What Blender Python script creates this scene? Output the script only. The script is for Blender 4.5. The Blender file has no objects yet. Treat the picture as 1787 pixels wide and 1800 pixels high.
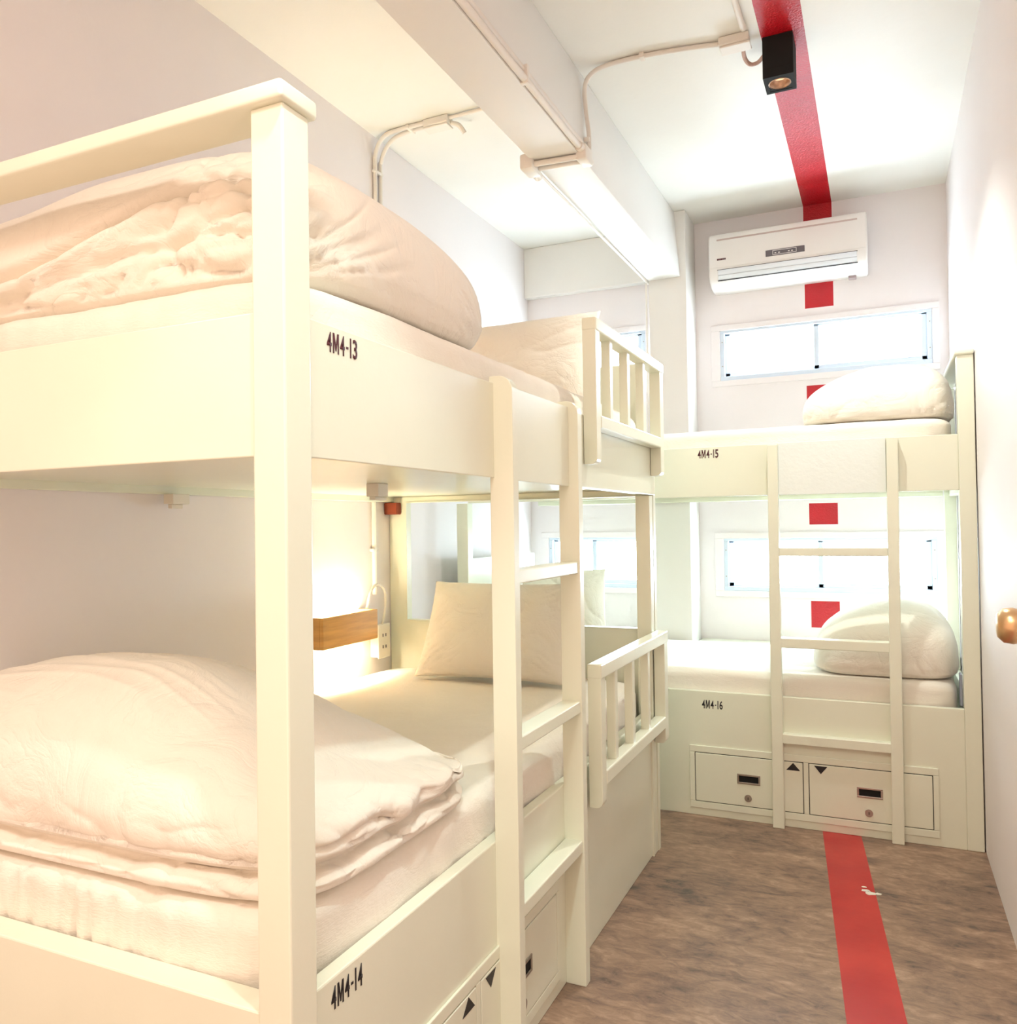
import bpy, bmesh, math, random
import numpy as np
from mathutils import Vector, Matrix, noise
random.seed(4)
PI = math.pi
S = bpy.context.scene
C = S.collection

# ------------------------------------------------------------------ camera
FPX = 1434.9
cam = bpy.data.cameras.new('camera'); cam_o = bpy.data.objects.new('camera', cam); C.objects.link(cam_o)
cam.sensor_fit = 'HORIZONTAL'; cam.sensor_width = 36.0
cam.lens = 36.0 * FPX / 1787.0
cam.clip_start = 0.02
yw, pt, rl = math.radians(24.506), math.radians(.931), math.radians(-.822)
fwd = Vector((-math.sin(yw)*math.cos(pt), math.cos(yw)*math.cos(pt), math.sin(pt)))
rgt = Vector((math.cos(yw), math.sin(yw), 0)); upv = rgt.cross(fwd)
r2 = rgt*math.cos(rl) + upv*math.sin(rl); u2 = -rgt*math.sin(rl) + upv*math.cos(rl)
M = Matrix((r2, u2, -fwd)).transposed().to_4x4(); M.translation = (0, 0, 1.15)
cam_o.matrix_world = M
S.camera = cam_o

# ------------------------------------------------------------------ world, lights, exposure
S.view_settings.view_transform = 'Standard'
S.view_settings.look = 'None'
S.view_settings.gamma = 1
S.view_settings.exposure = 0.85
w = bpy.data.worlds.new('world'); S.world = w; w.use_nodes = True
bg = w.node_tree.nodes['Background']
bg.inputs[0].default_value = (1.0, .69, .51, 1); bg.inputs[1].default_value = .92

def area(name, loc, rot, sx, sy, power, col):
    l = bpy.data.lights.new(name, 'AREA'); l.shape = 'RECTANGLE'; l.size = sx; l.size_y = sy
    l.energy = power; l.color = col
    o = bpy.data.objects.new(name, l); C.objects.link(o); o.location = loc; o.rotation_euler = rot
    return o
def spot(name, loc, power, col, ang, blend, rad):
    l = bpy.data.lights.new(name, 'SPOT'); l.energy = power; l.color = col
    l.spot_size = math.radians(ang); l.spot_blend = blend; l.shadow_soft_size = rad
    o = bpy.data.objects.new(name, l); C.objects.link(o); o.location = loc
    return o
# ceiling downlights along the aisle: one just out of the frame, one in view
spot('aisle_downlight', (-.255, .66, 2.585), 30, (.74, 1.0, 1.0), 74, .35, .03)
spot('visible_downlight', (-.2745, 2.807, 2.586), 34, (.96, 1.0, .95), 110, .6, .03)
area('overhead_fill_light', (-.3, -.35, 2.68), (0, 0, 0), .9, .5, 16, (1.0, .93, .86))  # added soft warm fill overhead behind the camera, no fixture modelled

H = 2.729; XL = -1.832; XR = .307; YB = 4.329; YF = -.9

# ------------------------------------------------------------------ materials
def newmat(name):
    m = bpy.data.materials.new(name); m.use_nodes = True
    nt = m.node_tree; b = nt.nodes['Principled BSDF']
    return m, nt, b
def surf(name, col, rough=.5, var=.04, vscale=3.0, bump=0.0, bscale=60.0, metal=0.0, coat=0.0, sheen=0.0, stretch=None):
    m, nt, b = newmat(name)
    b.inputs['Roughness'].default_value = rough; b.inputs['Metallic'].default_value = metal
    if coat: b.inputs['Coat Weight'].default_value = coat; b.inputs['Coat Roughness'].default_value = .12
    if sheen: b.inputs['Sheen Weight'].default_value = sheen
    tc = nt.nodes.new('ShaderNodeTexCoord')
    mp = nt.nodes.new('ShaderNodeMapping'); nt.links.new(tc.outputs['Object'], mp.inputs[0])
    if stretch: mp.inputs['Scale'].default_value = stretch
    n = nt.nodes.new('ShaderNodeTexNoise'); n.inputs['Scale'].default_value = vscale; n.inputs['Detail'].default_value = 5
    nt.links.new(mp.outputs[0], n.inputs['Vector'])
    r = nt.nodes.new('ShaderNodeValToRGB')
    r.color_ramp.elements[0].position = .3; r.color_ramp.elements[1].position = .7
    lo = [max(0, c*(1-var)) for c in col]; hi = [min(1, c*(1+var)) for c in col]
    r.color_ramp.elements[0].color = (*lo, 1); r.color_ramp.elements[1].color = (*hi, 1)
    nt.links.new(n.outputs[0], r.inputs[0]); nt.links.new(r.outputs[0], b.inputs['Base Color'])
    if bump:
        n2 = nt.nodes.new('ShaderNodeTexNoise'); n2.inputs['Scale'].default_value = bscale; n2.inputs['Detail'].default_value = 4
        nt.links.new(mp.outputs[0], n2.inputs['Vector'])
        bp = nt.nodes.new('ShaderNodeBump'); bp.inputs['Strength'].default_value = bump; bp.inputs['Distance'].default_value = .004
        nt.links.new(n2.outputs[0], bp.inputs['Height']); nt.links.new(bp.outputs[0], b.inputs['Normal'])
    return m
def emis(name, col, st):
    m, nt, b = newmat(name)
    b.inputs['Base Color'].default_value = (*col, 1)
    b.inputs['Emission Color'].default_value = (*col, 1); b.inputs['Emission Strength'].default_value = st
    return m
WALL = surf('wall_paint', (.90, .84, .825), .6, .02, 2, .12, 40)
CEIL = surf('ceiling_paint', (.89, .87, .80), .45, .02, 2, .2, 22)
BEAM = surf('beam_paint', (.86, .83, .78), .5, .02, 2, .12, 30)
PAINT = surf('cream_gloss_paint', (.84, .85, .69), .30, .02, 5, .05, 90, coat=.25)
COTTON = surf('white_cotton', (.88, .82, .71), .9, .02, 6, .12, 220, sheen=.2)
SHEET = surf('fitted_sheet_cotton', (.88, .82, .71), .9, .02, 8, .25, 90, sheen=.2, stretch=(1, 1, 4))
def crease_bump(m, scale, strength, dist):
    """soft irregular creases in the cloth, chained before the fine weave bump"""
    nt = m.node_tree; b = nt.nodes['Principled BSDF']
    tc = nt.nodes.new('ShaderNodeTexCoord'); n = nt.nodes.new('ShaderNodeTexNoise')
    n.inputs['Scale'].default_value = scale; n.inputs['Detail'].default_value = 7; n.inputs['Roughness'].default_value = .55; n.inputs['Distortion'].default_value = 1.6
    nt.links.new(tc.outputs['Object'], n.inputs['Vector'])
    ab = nt.nodes.new('ShaderNodeMath'); ab.operation = 'SUBTRACT'; ab.inputs[1].default_value = .5
    a2 = nt.nodes.new('ShaderNodeMath'); a2.operation = 'ABSOLUTE'
    a3 = nt.nodes.new('ShaderNodeMath'); a3.operation = 'POWER'; a3.inputs[1].default_value = .6
    nt.links.new(n.outputs[0], ab.inputs[0]); nt.links.new(ab.outputs[0], a2.inputs[0]); nt.links.new(a2.outputs[0], a3.inputs[0])
    bp = nt.nodes.new('ShaderNodeBump'); bp.inputs['Strength'].default_value = strength; bp.inputs['Distance'].default_value = dist
    nt.links.new(a3.outputs[0], bp.inputs['Height'])
    old = b.inputs['Normal'].links[0].from_node
    nt.links.new(bp.outputs[0], old.inputs['Normal'])
crease_bump(COTTON, 6.5, .45, .012)
crease_bump(SHEET, 5.0, .25, .010)
RED = surf('red_gloss_paint', (.54, .010, .020), .30, .08, 9, .8, 130)
BLACK = surf('black_metal', (.003, .003, .003), .85, .1, 8)
INK = surf('black_ink', (.012, .010, .012), .5, .1, 30)
INKRED = surf('dark_red_ink', (.08, .01, .015), .5, .1, 30)
STEEL = surf('steel', (.42, .38, .33), .3, .12, 40, metal=.9)
BRASS = surf('brass', (.66, .42, .22), .32, .1, 14, metal=.9)
DARK = surf('dark_recess', (.02, .018, .02), .6, .1, 20)
WOOD = surf('honey_wood', (.62, .34, .10), .45, .18, 5, .1, 40, stretch=(1, 1, 12))
TERRA = surf('terracotta_block', (.26, .045, .015), .8, .2, 14, .3, 60)
ACW = surf('ac_plastic', (.86, .82, .78), .35, .01, 4)
ACL = surf('ac_louver_plastic', (.82, .86, .90), .22, .01, 4)
GREYP = surf('grey_display_plastic', (.13, .11, .12), .35, .05, 30)
PLAST = surf('ivory_plastic', (.84, .78, .66), .4, .03, 10)
PIPE = surf('painted_conduit', (.86, .80, .72), .42, .03, 12, .08, 60)
ALU = surf('white_aluminium', (.70, .78, .87), .4, .02, 8)
GREYST = surf('grey_fabric_strap', (.32, .35, .42), .8, .1, 20)
PANE = emis('daylit_frosted_glass', (.72, .88, 1.0), 12.0)
TUBE = emis('lamp_tube', (1.0, .93, .70), 80.0)
LENS = emis('warm_lens', (1.0, .62, .36), .7)

# concrete floor
FLOOR, nt, b = newmat('polished_concrete')
tc = nt.nodes.new('ShaderNodeTexCoord')
mp = nt.nodes.new('ShaderNodeMapping'); mp.inputs['Rotation'].default_value = (0, 0, .5); mp.inputs['Scale'].default_value = (1, 2.2, 1)
nt.links.new(tc.outputs['Object'], mp.inputs[0])
n1 = nt.nodes.new('ShaderNodeTexNoise'); n1.inputs['Scale'].default_value = 2.6; n1.inputs['Detail'].default_value = 12; n1.inputs['Roughness'].default_value = .68; n1.inputs['Distortion'].default_value = 1.2
n2 = nt.nodes.new('ShaderNodeTexNoise'); n2.inputs['Scale'].default_value = 17; n2.inputs['Detail'].default_value = 10; n2.inputs['Roughness'].default_value = .7; n2.inputs['Distortion'].default_value = .8
nt.links.new(mp.outputs[0], n1.inputs['Vector']); nt.links.new(mp.outputs[0], n2.inputs['Vector'])
mx = nt.nodes.new('ShaderNodeMix'); mx.data_type = 'FLOAT'; mx.inputs[0].default_value = .45
nt.links.new(n1.outputs[0], mx.inputs[2]); nt.links.new(n2.outputs[0], mx.inputs[3])
rp = nt.nodes.new('ShaderNodeValToRGB'); e = rp.color_ramp.elements
e[0].position = .36; e[0].color = (.075, .055, .048, 1); e[1].position = .66; e[1].color = (.52, .35, .24, 1)
k = e.new(.44); k.color = (.20, .125, .09, 1); k = e.new(.53); k.color = (.31, .195, .13, 1)
nt.links.new(mx.outputs[0], rp.inputs[0]); nt.links.new(rp.outputs[0], b.inputs['Base Color'])
b.inputs['Roughness'].default_value = .38
bp = nt.nodes.new('ShaderNodeBump'); bp.inputs['Strength'].default_value = .12; bp.inputs['Distance'].default_value = .003
nt.links.new(n2.outputs[0], bp.inputs['Height']); nt.links.new(bp.outputs[0], b.inputs['Normal'])
# floor stripe: worn red paint
FRED, nt, b = newmat('worn_red_floor_paint')
tc = nt.nodes.new('ShaderNodeTexCoord')
n1 = nt.nodes.new('ShaderNodeTexNoise'); n1.inputs['Scale'].default_value = 4; n1.inputs['Detail'].default_value = 9
n2 = nt.nodes.new('ShaderNodeTexNoise'); n2.inputs['Scale'].default_value = 38; n2.inputs['Detail'].default_value = 6
nt.links.new(tc.outputs['Object'], n1.inputs['Vector']); nt.links.new(tc.outputs['Object'], n2.inputs['Vector'])
rp = nt.nodes.new('ShaderNodeValToRGB'); e = rp.color_ramp.elements
e[0].position = .36; e[0].color = (.44, .006, .012, 1); e[1].position = .7; e[1].color = (.60, .035, .028, 1)
nt.links.new(n1.outputs[0], rp.inputs[0]); nt.links.new(rp.outputs[0], b.inputs['Base Color'])
b.inputs['Roughness'].default_value = .3
bp = nt.nodes.new('ShaderNodeBump'); bp.inputs['Strength'].default_value = .1; bp.inputs['Distance'].default_value = .003
nt.links.new(n2.outputs[0], bp.inputs['Height']); nt.links.new(bp.outputs[0], b.inputs['Normal'])

# ------------------------------------------------------------------ builders
ORG = {}
def obj(name, bm, mat, parent=None, smooth=False):
    org = ORG.get(parent.name, Vector()) if parent else Vector()
    if org.length: bmesh.ops.translate(bm, verts=bm.verts, vec=-org)
    me = bpy.data.meshes.new(name); bm.to_mesh(me); bm.free()
    mats = mat if isinstance(mat, (list, tuple)) else [mat]
    for m in mats: me.materials.append(m)
    if smooth:
        for p in me.polygons: p.use_smooth = True
        try: me.set_sharp_from_angle(angle=math.radians(smooth if smooth is not True else 40))
        except Exception: pass
    o = bpy.data.objects.new(name, me); C.objects.link(o)
    if parent: o.parent = parent
    ORG[o.name] = org
    return o
def thing(name, label, cat, loc=(0, 0, 0), group=None):
    o = bpy.data.objects.new(name, None); C.objects.link(o)
    o.empty_display_size = .1; o.location = loc
    o['label'] = label; o['category'] = cat
    if group: o['group'] = group
    ORG[o.name] = Vector(loc)
    return o
def tag(o, label, cat, group=None):
    o['label'] = label; o['category'] = cat
    if group: o['group'] = group
    return o
def struct(o): o['kind'] = 'structure'; return o

def add_box(bm, x0, x1, y0, y1, z0, z1, bev=0.0, mi=0, seg=2):
    n0 = len(bm.verts)
    r = bmesh.ops.create_cube(bm, size=1)
    vs = r['verts']
    for v in vs:
        v.co = Vector((x0 + (v.co.x+.5)*(x1-x0), y0 + (v.co.y+.5)*(y1-y0), z0 + (v.co.z+.5)*(z1-z0)))
    fs = {f for v in vs for f in v.link_faces}
    for f in fs: f.material_index = mi
    if bev:
        es = list({ed for v in vs for ed in v.link_edges})
        bmesh.ops.bevel(bm, geom=es, offset=bev, segments=seg, affect='EDGES', profile=.5)
def box(name, d, mat, parent=None, bev=.003, seg=2):
    bm = bmesh.new(); add_box(bm, *d, bev=bev, seg=seg); return obj(name, bm, mat, parent, smooth=30 if bev > .0045 else False)
def boxes(name, ds, mat, parent=None, bev=.003):
    bm = bmesh.new()
    for d in ds: add_box(bm, *d, bev=bev)
    return obj(name, bm, mat, parent, smooth=30 if bev > .0045 else False)
def add_quad(bm, pts, mi=0):
    f = bm.faces.new([bm.verts.new(p) for p in pts]); f.material_index = mi
def add_prism(bm, poly, axis, a, b_, bev=0.0):
    """poly in the two other axes, extruded along axis from a to b_"""
    def P(u, v, t):
        return {'X': (t, u, v), 'Y': (u, t, v), 'Z': (u, v, t)}[axis]
    A = [bm.verts.new(P(u, v, a)) for u, v in poly]; B = [bm.verts.new(P(u, v, b_)) for u, v in poly]
    n = len(poly); fs = [bm.faces.new(A), bm.faces.new(B[::-1])]
    for i in range(n):
        fs.append(bm.faces.new((A[i], B[i], B[(i+1) % n], A[(i+1) % n])))
    bmesh.ops.recalc_face_normals(bm, faces=fs)
    if bev:
        es = [ed for ed in {ed for v in A+B for ed in v.link_edges}]
        bmesh.ops.bevel(bm, geom=es, offset=bev, segments=2, affect='EDGES', profile=.5)
def add_tube(bm, pts, r, seg=12, cap=True, wob=None):
    pts = [Vector(p) for p in pts]; rings = []
    up = Vector((0, 0, 1)); prev = None
    for i, p in enumerate(pts):
        t = (pts[min(i+1, len(pts)-1)] - pts[max(i-1, 0)]).normalized()
        if prev is None:
            a = t.cross(up)
            if a.length < 1e-3: a = t.cross(Vector((1, 0, 0)))
        else:
            a = prev - t*prev.dot(t)
        a.normalize(); b_ = t.cross(a).normalized(); prev = a
        rr = r if wob is None else r*wob(i)
        rings.append([bm.verts.new(p + rr*(a*math.cos(q*2*PI/seg) + b_*math.sin(q*2*PI/seg))) for q in range(seg)])
    for A, B in zip(rings, rings[1:]):
        for q in range(seg): bm.faces.new((A[q], A[(q+1) % seg], B[(q+1) % seg], B[q]))
    if cap: bm.faces.new(rings[0][::-1]); bm.faces.new(rings[-1])
    bmesh.ops.recalc_face_normals(bm, faces=bm.faces)
def smooth_path(pts, n=8):
    """Catmull-Rom through points"""
    P = [Vector(p) for p in pts]; out = []
    for i in range(len(P)-1):
        p0 = P[max(i-1, 0)]; p1 = P[i]; p2 = P[i+1]; p3 = P[min(i+2, len(P)-1)]
        for k in range(n):
            t = k/n
            out.append(.5*((2*p1) + (-p0+p2)*t + (2*p0-5*p1+4*p2-p3)*t*t + (-p0+3*p1-3*p2+p3)*t**3))
    out.append(P[-1]); return out
def add_cyl(bm, c, axis, r, h, seg=24, r2=None):
    """cylinder centred at c along axis"""
    c = Vector(c); ax = {'X': Vector((1, 0, 0)), 'Y': Vector((0, 1, 0)), 'Z': Vector((0, 0, 1))}[axis]
    a = ax.orthogonal().normalized(); b_ = ax.cross(a); r2 = r if r2 is None else r2
    A = [bm.verts.new(c - ax*h/2 + r*(a*math.cos(i*2*PI/seg)+b_*math.sin(i*2*PI/seg))) for i in range(seg)]
    B = [bm.verts.new(c + ax*h/2 + r2*(a*math.cos(i*2*PI/seg)+b_*math.sin(i*2*PI/seg))) for i in range(seg)]
    fs = [bm.faces.new(A[::-1]), bm.faces.new(B)]
    for i in range(seg): fs.append(bm.faces.new((A[i], A[(i+1) % seg], B[(i+1) % seg], B[i])))
    bmesh.ops.recalc_face_normals(bm, faces=fs)
def text_mesh(name, s, width, height, origin, udir, vdir, mat, parent, bold=.02):
    """condensed letters laid on the plane (udir, vdir); origin = lower left"""
    rel = {'M': 1.28, '-': .62, 'I': .42}; gap = .26
    tot = sum(rel.get(ch, 1) for ch in s) + gap*(len(s)-1); un = width/tot
    U = Vector(udir); V = Vector(vdir); O = Vector(origin); bm = bmesh.new(); u0 = 0
    for ch in s:
        wch = rel.get(ch, 1)*un
        if ch in 'I-':
            if ch == 'I': rc = (u0+wch*.12, 0, u0+wch*.12+un*.27, height)
            else: rc = (u0+wch*.1, height*.40, u0+wch*.9, height*.52)
            vs = [bm.verts.new(O+U*a+V*b_) for a, b_ in ((rc[0], rc[1]), (rc[2], rc[1]), (rc[2], rc[3]), (rc[0], rc[3]))]
            bm.faces.new(vs)
        elif ch == 'M':
            MP = ((0, 0), (0, 1), (.26, 1), (.5, .42), (.74, 1), (1, 1), (1, 0), (.79, 0), (.79, .66), (.58, .12), (.42, .12), (.21, .66), (.21, 0))
            bm.faces.new([bm.verts.new(O+U*(u0+a*wch)+V*(b_*height)) for a, b_ in MP][::-1])
        else:
            cu = bpy.data.curves.new('t', 'FONT'); cu.body = ch; cu.size = 1; cu.offset = .018; cu.resolution_u = 5
            to = bpy.data.objects.new('t', cu); C.objects.link(to)
            dg = bpy.context.evaluated_depsgraph_get(); me = bpy.data.meshes.new_from_object(to.evaluated_get(dg))
            bpy.data.objects.remove(to); bpy.data.curves.remove(cu)
            co = np.array([v.co[:] for v in me.vertices]); mn = co.min(0); mxx = co.max(0)
            n0 = len(bm.verts); bm.from_mesh(me); bpy.data.meshes.remove(me); bm.verts.ensure_lookup_table()
            for v in bm.verts[n0:]:
                v.co = O + U*(u0+(v.co.x-mn[0])/(mxx[0]-mn[0])*wch) + V*((v.co.y-mn[1])/(mxx[1]-mn[1])*height)
        u0 += wch + gap*un
    # a hair of thickness: ink lying on the board
    nrm = U.cross(V).normalized()
    r = bmesh.ops.extrude_face_region(bm, geom=list(bm.faces))
    for g in r['geom']:
        if isinstance(g, bmesh.types.BMVert): g.co += nrm*.0004
    bmesh.ops.recalc_face_normals(bm, faces=bm.faces)
    return obj(name, bm, mat, parent)

# ------------------------------------------------------------------ room
def stripe_x(y): return -.219 + (3.243 - y)*.103          # left edge of the floor stripe
bm = bmesh.new()
y0, y1 = YF, YB; wd = .132
L0, L1 = stripe_x(y0), stripe_x(y1)
add_quad(bm, [(XL-.05, y0, 0), (L0, y0, 0), (L1, y1, 0), (XL-.05, y1, 0)])
add_quad(bm, [(L0, y0, 0), (L0+wd, y0, 0), (L1+wd, y1, 0), (L1, y1, 0)], 1)
add_quad(bm, [(L0+wd, y0, 0), (XR+.05, y0, 0), (XR+.05, y1, 0), (L1+wd, y1, 0)])
bmesh.ops.remove_doubles(bm, verts=bm.verts, dist=1e-5)
r = bmesh.ops.extrude_face_region(bm, geom=list(bm.faces))
for g in r['geom']:
    if isinstance(g, bmesh.types.BMVert): g.co.z -= .1
bmesh.ops.recalc_face_normals(bm, faces=bm.faces)
struct(obj('floor', bm, [FLOOR, FRED]))
# little chip of bare plaster on the stripe
bm = bmesh.new()
random.seed(9)
for cx, cy, rr in ((-.066, 2.775, .016), (-.052, 2.760, .020), (-.030, 2.765, .012), (-.070, 2.80, .008)):
    add_prism(bm, [(cx + rr*random.uniform(.6, 1.1)*math.cos(q*PI/5), cy + .7*rr*random.uniform(.6, 1.1)*math.sin(q*PI/5)) for q in range(10)], 'Z', .0002, .0012)
tag(obj('plaster_splash', bm, surf('dried_plaster', (.8, .76, .66), .7, .1, 60)), 'small cream plaster splash dried on the red floor stripe', 'stain')

bm = bmesh.new()
add_quad(bm, [(XL-.05, YF, H), (XL-.05, YB+.05, H), (-.325, YB+.05, H), (-.325, YF, H)])
add_quad(bm, [(-.325, YF, H), (-.325, YB+.05, H), (-.192, YB+.05, H), (-.192, YF, H)], 1)
add_quad(bm, [(-.192, YF, H), (-.192, YB+.05, H), (XR+.05, YB+.05, H), (XR+.05, YF, H)])
bmesh.ops.remove_doubles(bm, verts=bm.verts, dist=1e-5)
r = bmesh.ops.extrude_face_region(bm, geom=list(bm.faces))
for g in r['geom']:
    if isinstance(g, bmesh.types.BMVert): g.co.z += .1
bmesh.ops.recalc_face_normals(bm, faces=bm.faces)
struct(obj('ceiling', bm, [CEIL, RED]))
struct(box('wall_left', (XL-.1, XL, YF, YB+.1, 0, H), WALL, bev=0))
struct(box('wall_right', (XR, XR+.1, YF, YB+.1, 0, H), WALL, bev=0))

# back wall, with openings for four windows and the red squares painted on it
WIN = {1: (-.745, .238, 1.885, 2.145), 2: (-.745, .238, .795, 1.065), 3: (-1.72, -1.14, 1.885, 2.195), 4: (-1.72, -1.14, .80, 1.075)}
REDS = [(-.325, -.192, 2.213, H), (-.325, -.192, 1.70, 1.826), (-.325, -.192, 1.132, 1.238), (-.325, -.192, .62, .752)]
xs = sorted({XL, XR, -.325, -.192} | {v for q in WIN.values() for v in q[:2]})
zs = sorted({0, H} | {v for q in WIN.values() for v in q[2:]} | {v for q in REDS for v in q[2:]})
bm = bmesh.new()
for a, b_ in zip(xs, xs[1:]):
    for c, d in zip(zs, zs[1:]):
        mxx, mz = (a+b_)/2, (c+d)/2
        if any(q[0] < mxx < q[1] and q[2] < mz < q[3] for q in WIN.values()): continue
        mi = 1 if any(q[0] < mxx < q[1] and q[2] < mz < q[3] for q in REDS) else 0
        add_quad(bm, [(a, YB, c), (b_, YB, c), (b_, YB, d), (a, YB, d)], mi)
bmesh.ops.remove_doubles(bm, verts=bm.verts, dist=1e-5)
r = bmesh.ops.extrude_face_region(bm, geom=list(bm.faces))
for g in r['geom']:
    if isinstance(g, bmesh.types.BMVert): g.co.y += .1
bmesh.ops.recalc_face_normals(bm, faces=bm.faces)
struct(obj('wall_back', bm, [WALL, RED]))

def window(n, x0, x1, z0, z1, split=True):
    root = bpy.data.objects.new('window_%d' % n, None); C.objects.link(root); root.location = ((x0+x1)/2, YB, z0)
    ORG[root.name] = Vector(root.location); struct(root)
    t = .022
    # raised surround moulding, fixed frame, sashes
    boxes('window_surround', [(x0-.045, x1+.03, YB-.012, YB, z1, z1+.03), (x0-.045, x1+.03, YB-.012, YB, z0-.03, z0),
                              (x0-.045, x0, YB-.012, YB, z0, z1), (x1, x1+.03, YB-.012, YB, z0, z1)], WALL, root, .002)
    boxes('window_frame', [(x0, x1, YB-.006, YB+.05, z1-t*.6, z1), (x0, x1, YB-.006, YB+.05, z0, z0+t),
                           (x0, x0+t, YB-.006, YB+.05, z0+t, z1-t*.6), (x1-t, x1, YB-.006, YB+.05, z0+t, z1-t*.6)], ALU, root, .002)
    xm = (x0+x1)/2 - .02
    s = .02
    for a, b_, dy in ((x0+t, xm+.014, .022), (xm-.014, x1-t, .004)):
        sash = boxes('window_sash', [(a, b_, YB+dy, YB+dy+.018, z1-t*.6-s*.5, z1-t*.6), (a, b_, YB+dy, YB+dy+.018, z0+t, z0+t+s),
                              (a, a+s*1.2, YB+dy, YB+dy+.018, z0+t, z1-t*.6), (b_-s*1.2, b_, YB+dy, YB+dy+.018, z0+t, z1-t*.6)], ALU, root, .002)
        box('pane', (a+s, b_-s, YB+dy+.007, YB+dy+.011, z0+t+s*.8, z1-t*.6-s*.4), PANE, sash, bev=0)
    bm = bmesh.new()
    for x in (x0+t*.5, x1-t*.5):
        for z in (z0+.075, z1-.06): add_cyl(bm, (x, YB-.007, z), 'Y', .003, .003, 10)
    obj('screw', bm, STEEL, root)
for n, q in WIN.items(): window(n, *q)
# daylight coming through the panes is given by the panes themselves

# beam under the ceiling, column under it, bulkhead over the left window bay
def poly_box(name, poly, z0, z1, mat): 
    bm = bmesh.new(); add_prism(bm, poly, 'Z', z0, z1, .004); return obj(name, bm, mat, smooth=30)
bm = bmesh.new(); add_prism(bm, [(-1.062, 2.392), (-.897, 2.392), (-.925, H), (-1.062, H)], 'Y', YF, 4.1, .004)
struct(obj('trim_1', bm, BEAM, smooth=30))
struct(box('trim_2', (-1.062, -.868, 4.1, YB, 0, H), BEAM, bev=.006))
struct(box('trim_3', (XL, -1.062, YB-.05, YB, 2.445, H), BEAM, bev=.004))
struct(box('trim_4', (XR-.004, XR, 2.2, 2.24, 0, 0.001), WALL, bev=0)) if False else None

# door leaf folded back against the right wall, only its knob reaches into the frame
dr = bpy.data.objects.new('door_1', None); C.objects.link(dr); dr.location = (.27, .9, 0); ORG[dr.name] = Vector(dr.location); struct(dr)
box('door_leaf', (.262, .297, .88, 1.685, .008, 2.02), WALL, dr, .003)
bm = bmesh.new()
prof = [(.262, .0), (.262, .027), (.256, .027), (.254, .012), (.232, .011), (.226, .018), (.215, .027), (.200, .031), (.186, .029), (.177, .020), (.175, .0)]
seg = 32; rings = []
for x, rr in prof: rings.append([bm.verts.new((x, 1.618 + rr*math.cos(q*2*PI/seg), .967 + rr*math.sin(q*2*PI/seg))) for q in range(seg)])
for A, B in zip(rings, rings[1:]):
    for q in range(seg): bm.faces.new((A[q], A[(q+1) % seg], B[(q+1) % seg], B[q]))
bmesh.ops.remove_doubles(bm, verts=bm.verts, dist=1e-5); bmesh.ops.recalc_face_normals(bm, faces=bm.faces)
obj('door_knob', bm, BRASS, dr, smooth=75)

# ------------------------------------------------------------------ bunk furniture
def drawer_front(root, T, mat=PAINT, flip=False):
    """T maps (u along the front, d outwards, v up) to world. Two lift-off storage doors in a raised surround."""
    def pbox(name, u0, u1, d0, d1, v0, v1, m, par, bev=.002):
        a = T(u0, d0, v0); b_ = T(u1, d1, v1)
        return box(name, (min(a[0], b_[0]), max(a[0], b_[0]), min(a[1], b_[1]), max(a[1], b_[1]), min(a[2], b_[2]), max(a[2], b_[2])), m, par, bev)
    def pboxes(name, L, m, par, bev=.002):
        D = []
        for u0, u1, d0, d1, v0, v1 in L:
            a = T(u0, d0, v0); b_ = T(u1, d1, v1)
            D.append((min(a[0], b_[0]), max(a[0], b_[0]), min(a[1], b_[1]), max(a[1], b_[1]), min(a[2], b_[2]), max(a[2], b_[2])))
        return boxes(name, D, m, par, bev)
    W = .873
    pboxes('door_surround', [(0, W, 0, .006, .236, .262), (0, W, 0, .006, .018, .044), (0, .02, 0, .006, .044, .236), (W-.018, W, 0, .006, .044, .236), (.424, .442, 0, .006, .044, .236)], mat, root)
    pbox('door_gap', .02, W-.018, .0, .0012, .044, .236, DARK, root, 0)
    for k, (u0, u1, hu, lu, st) in enumerate(((.0225, .4215, .225, .222, STEEL), (.4445, .8525, .650, .646, STEEL))):
        d = pbox('storage_door', u0, u1, .001, .0065, .0465, .2335, mat, root)
        hz = .150
        hd = pboxes('handle', [(hu-.043, hu+.043, .0065, .0095, hz+.012, hz+.019), (hu-.043, hu+.043, .0065, .0095, hz-.019, hz-.012), (hu-.043, hu-.036, .0065, .0095, hz-.012, hz+.012), (hu+.036, hu+.043, .0065, .0095, hz-.012, hz+.012)], st, d, .001)
        pbox('handle_recess', hu-.036, hu+.036, .0062, .0072, hz-.012, hz+.012, BLACK, d, 0)
        bm = bmesh.new(); c = T(lu, .008, .078); ax = 'Y' if abs(T(0, 1, 0)[1]-T(0, 0, 0)[1]) > .5 else 'X'
        add_cyl(bm, c, ax, .0135, .004, 24); add_cyl(bm, T(lu, .0105, .078), ax, .009, .002, 24)
        lk = obj('lock', bm, STEEL, d, smooth=30)
        pbox('keyhole', lu-.0012, lu+.0012, .0113, .0121, .073, .083, DARK, d, 0)
        tri = [(.363, .203), (.413, .203), (.388, .231)] if k == 0 else [(.462, .229), (.508, .229), (.485, .200)]
        bm = bmesh.new()
        A = [bm.verts.new(T(u, .0067, v)) for u, v in tri]; B = [bm.verts.new(T(u, .0074, v)) for u, v in tri]
        bm.faces.new(A); bm.faces.new(B)
        for i in range(3): bm.faces.new((A[i], A[(i+1) % 3], B[(i+1) % 3], B[i]))
        bmesh.ops.recalc_face_normals(bm, faces=bm.faces)
        obj('arrow_mark', bm, INK, d)

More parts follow.
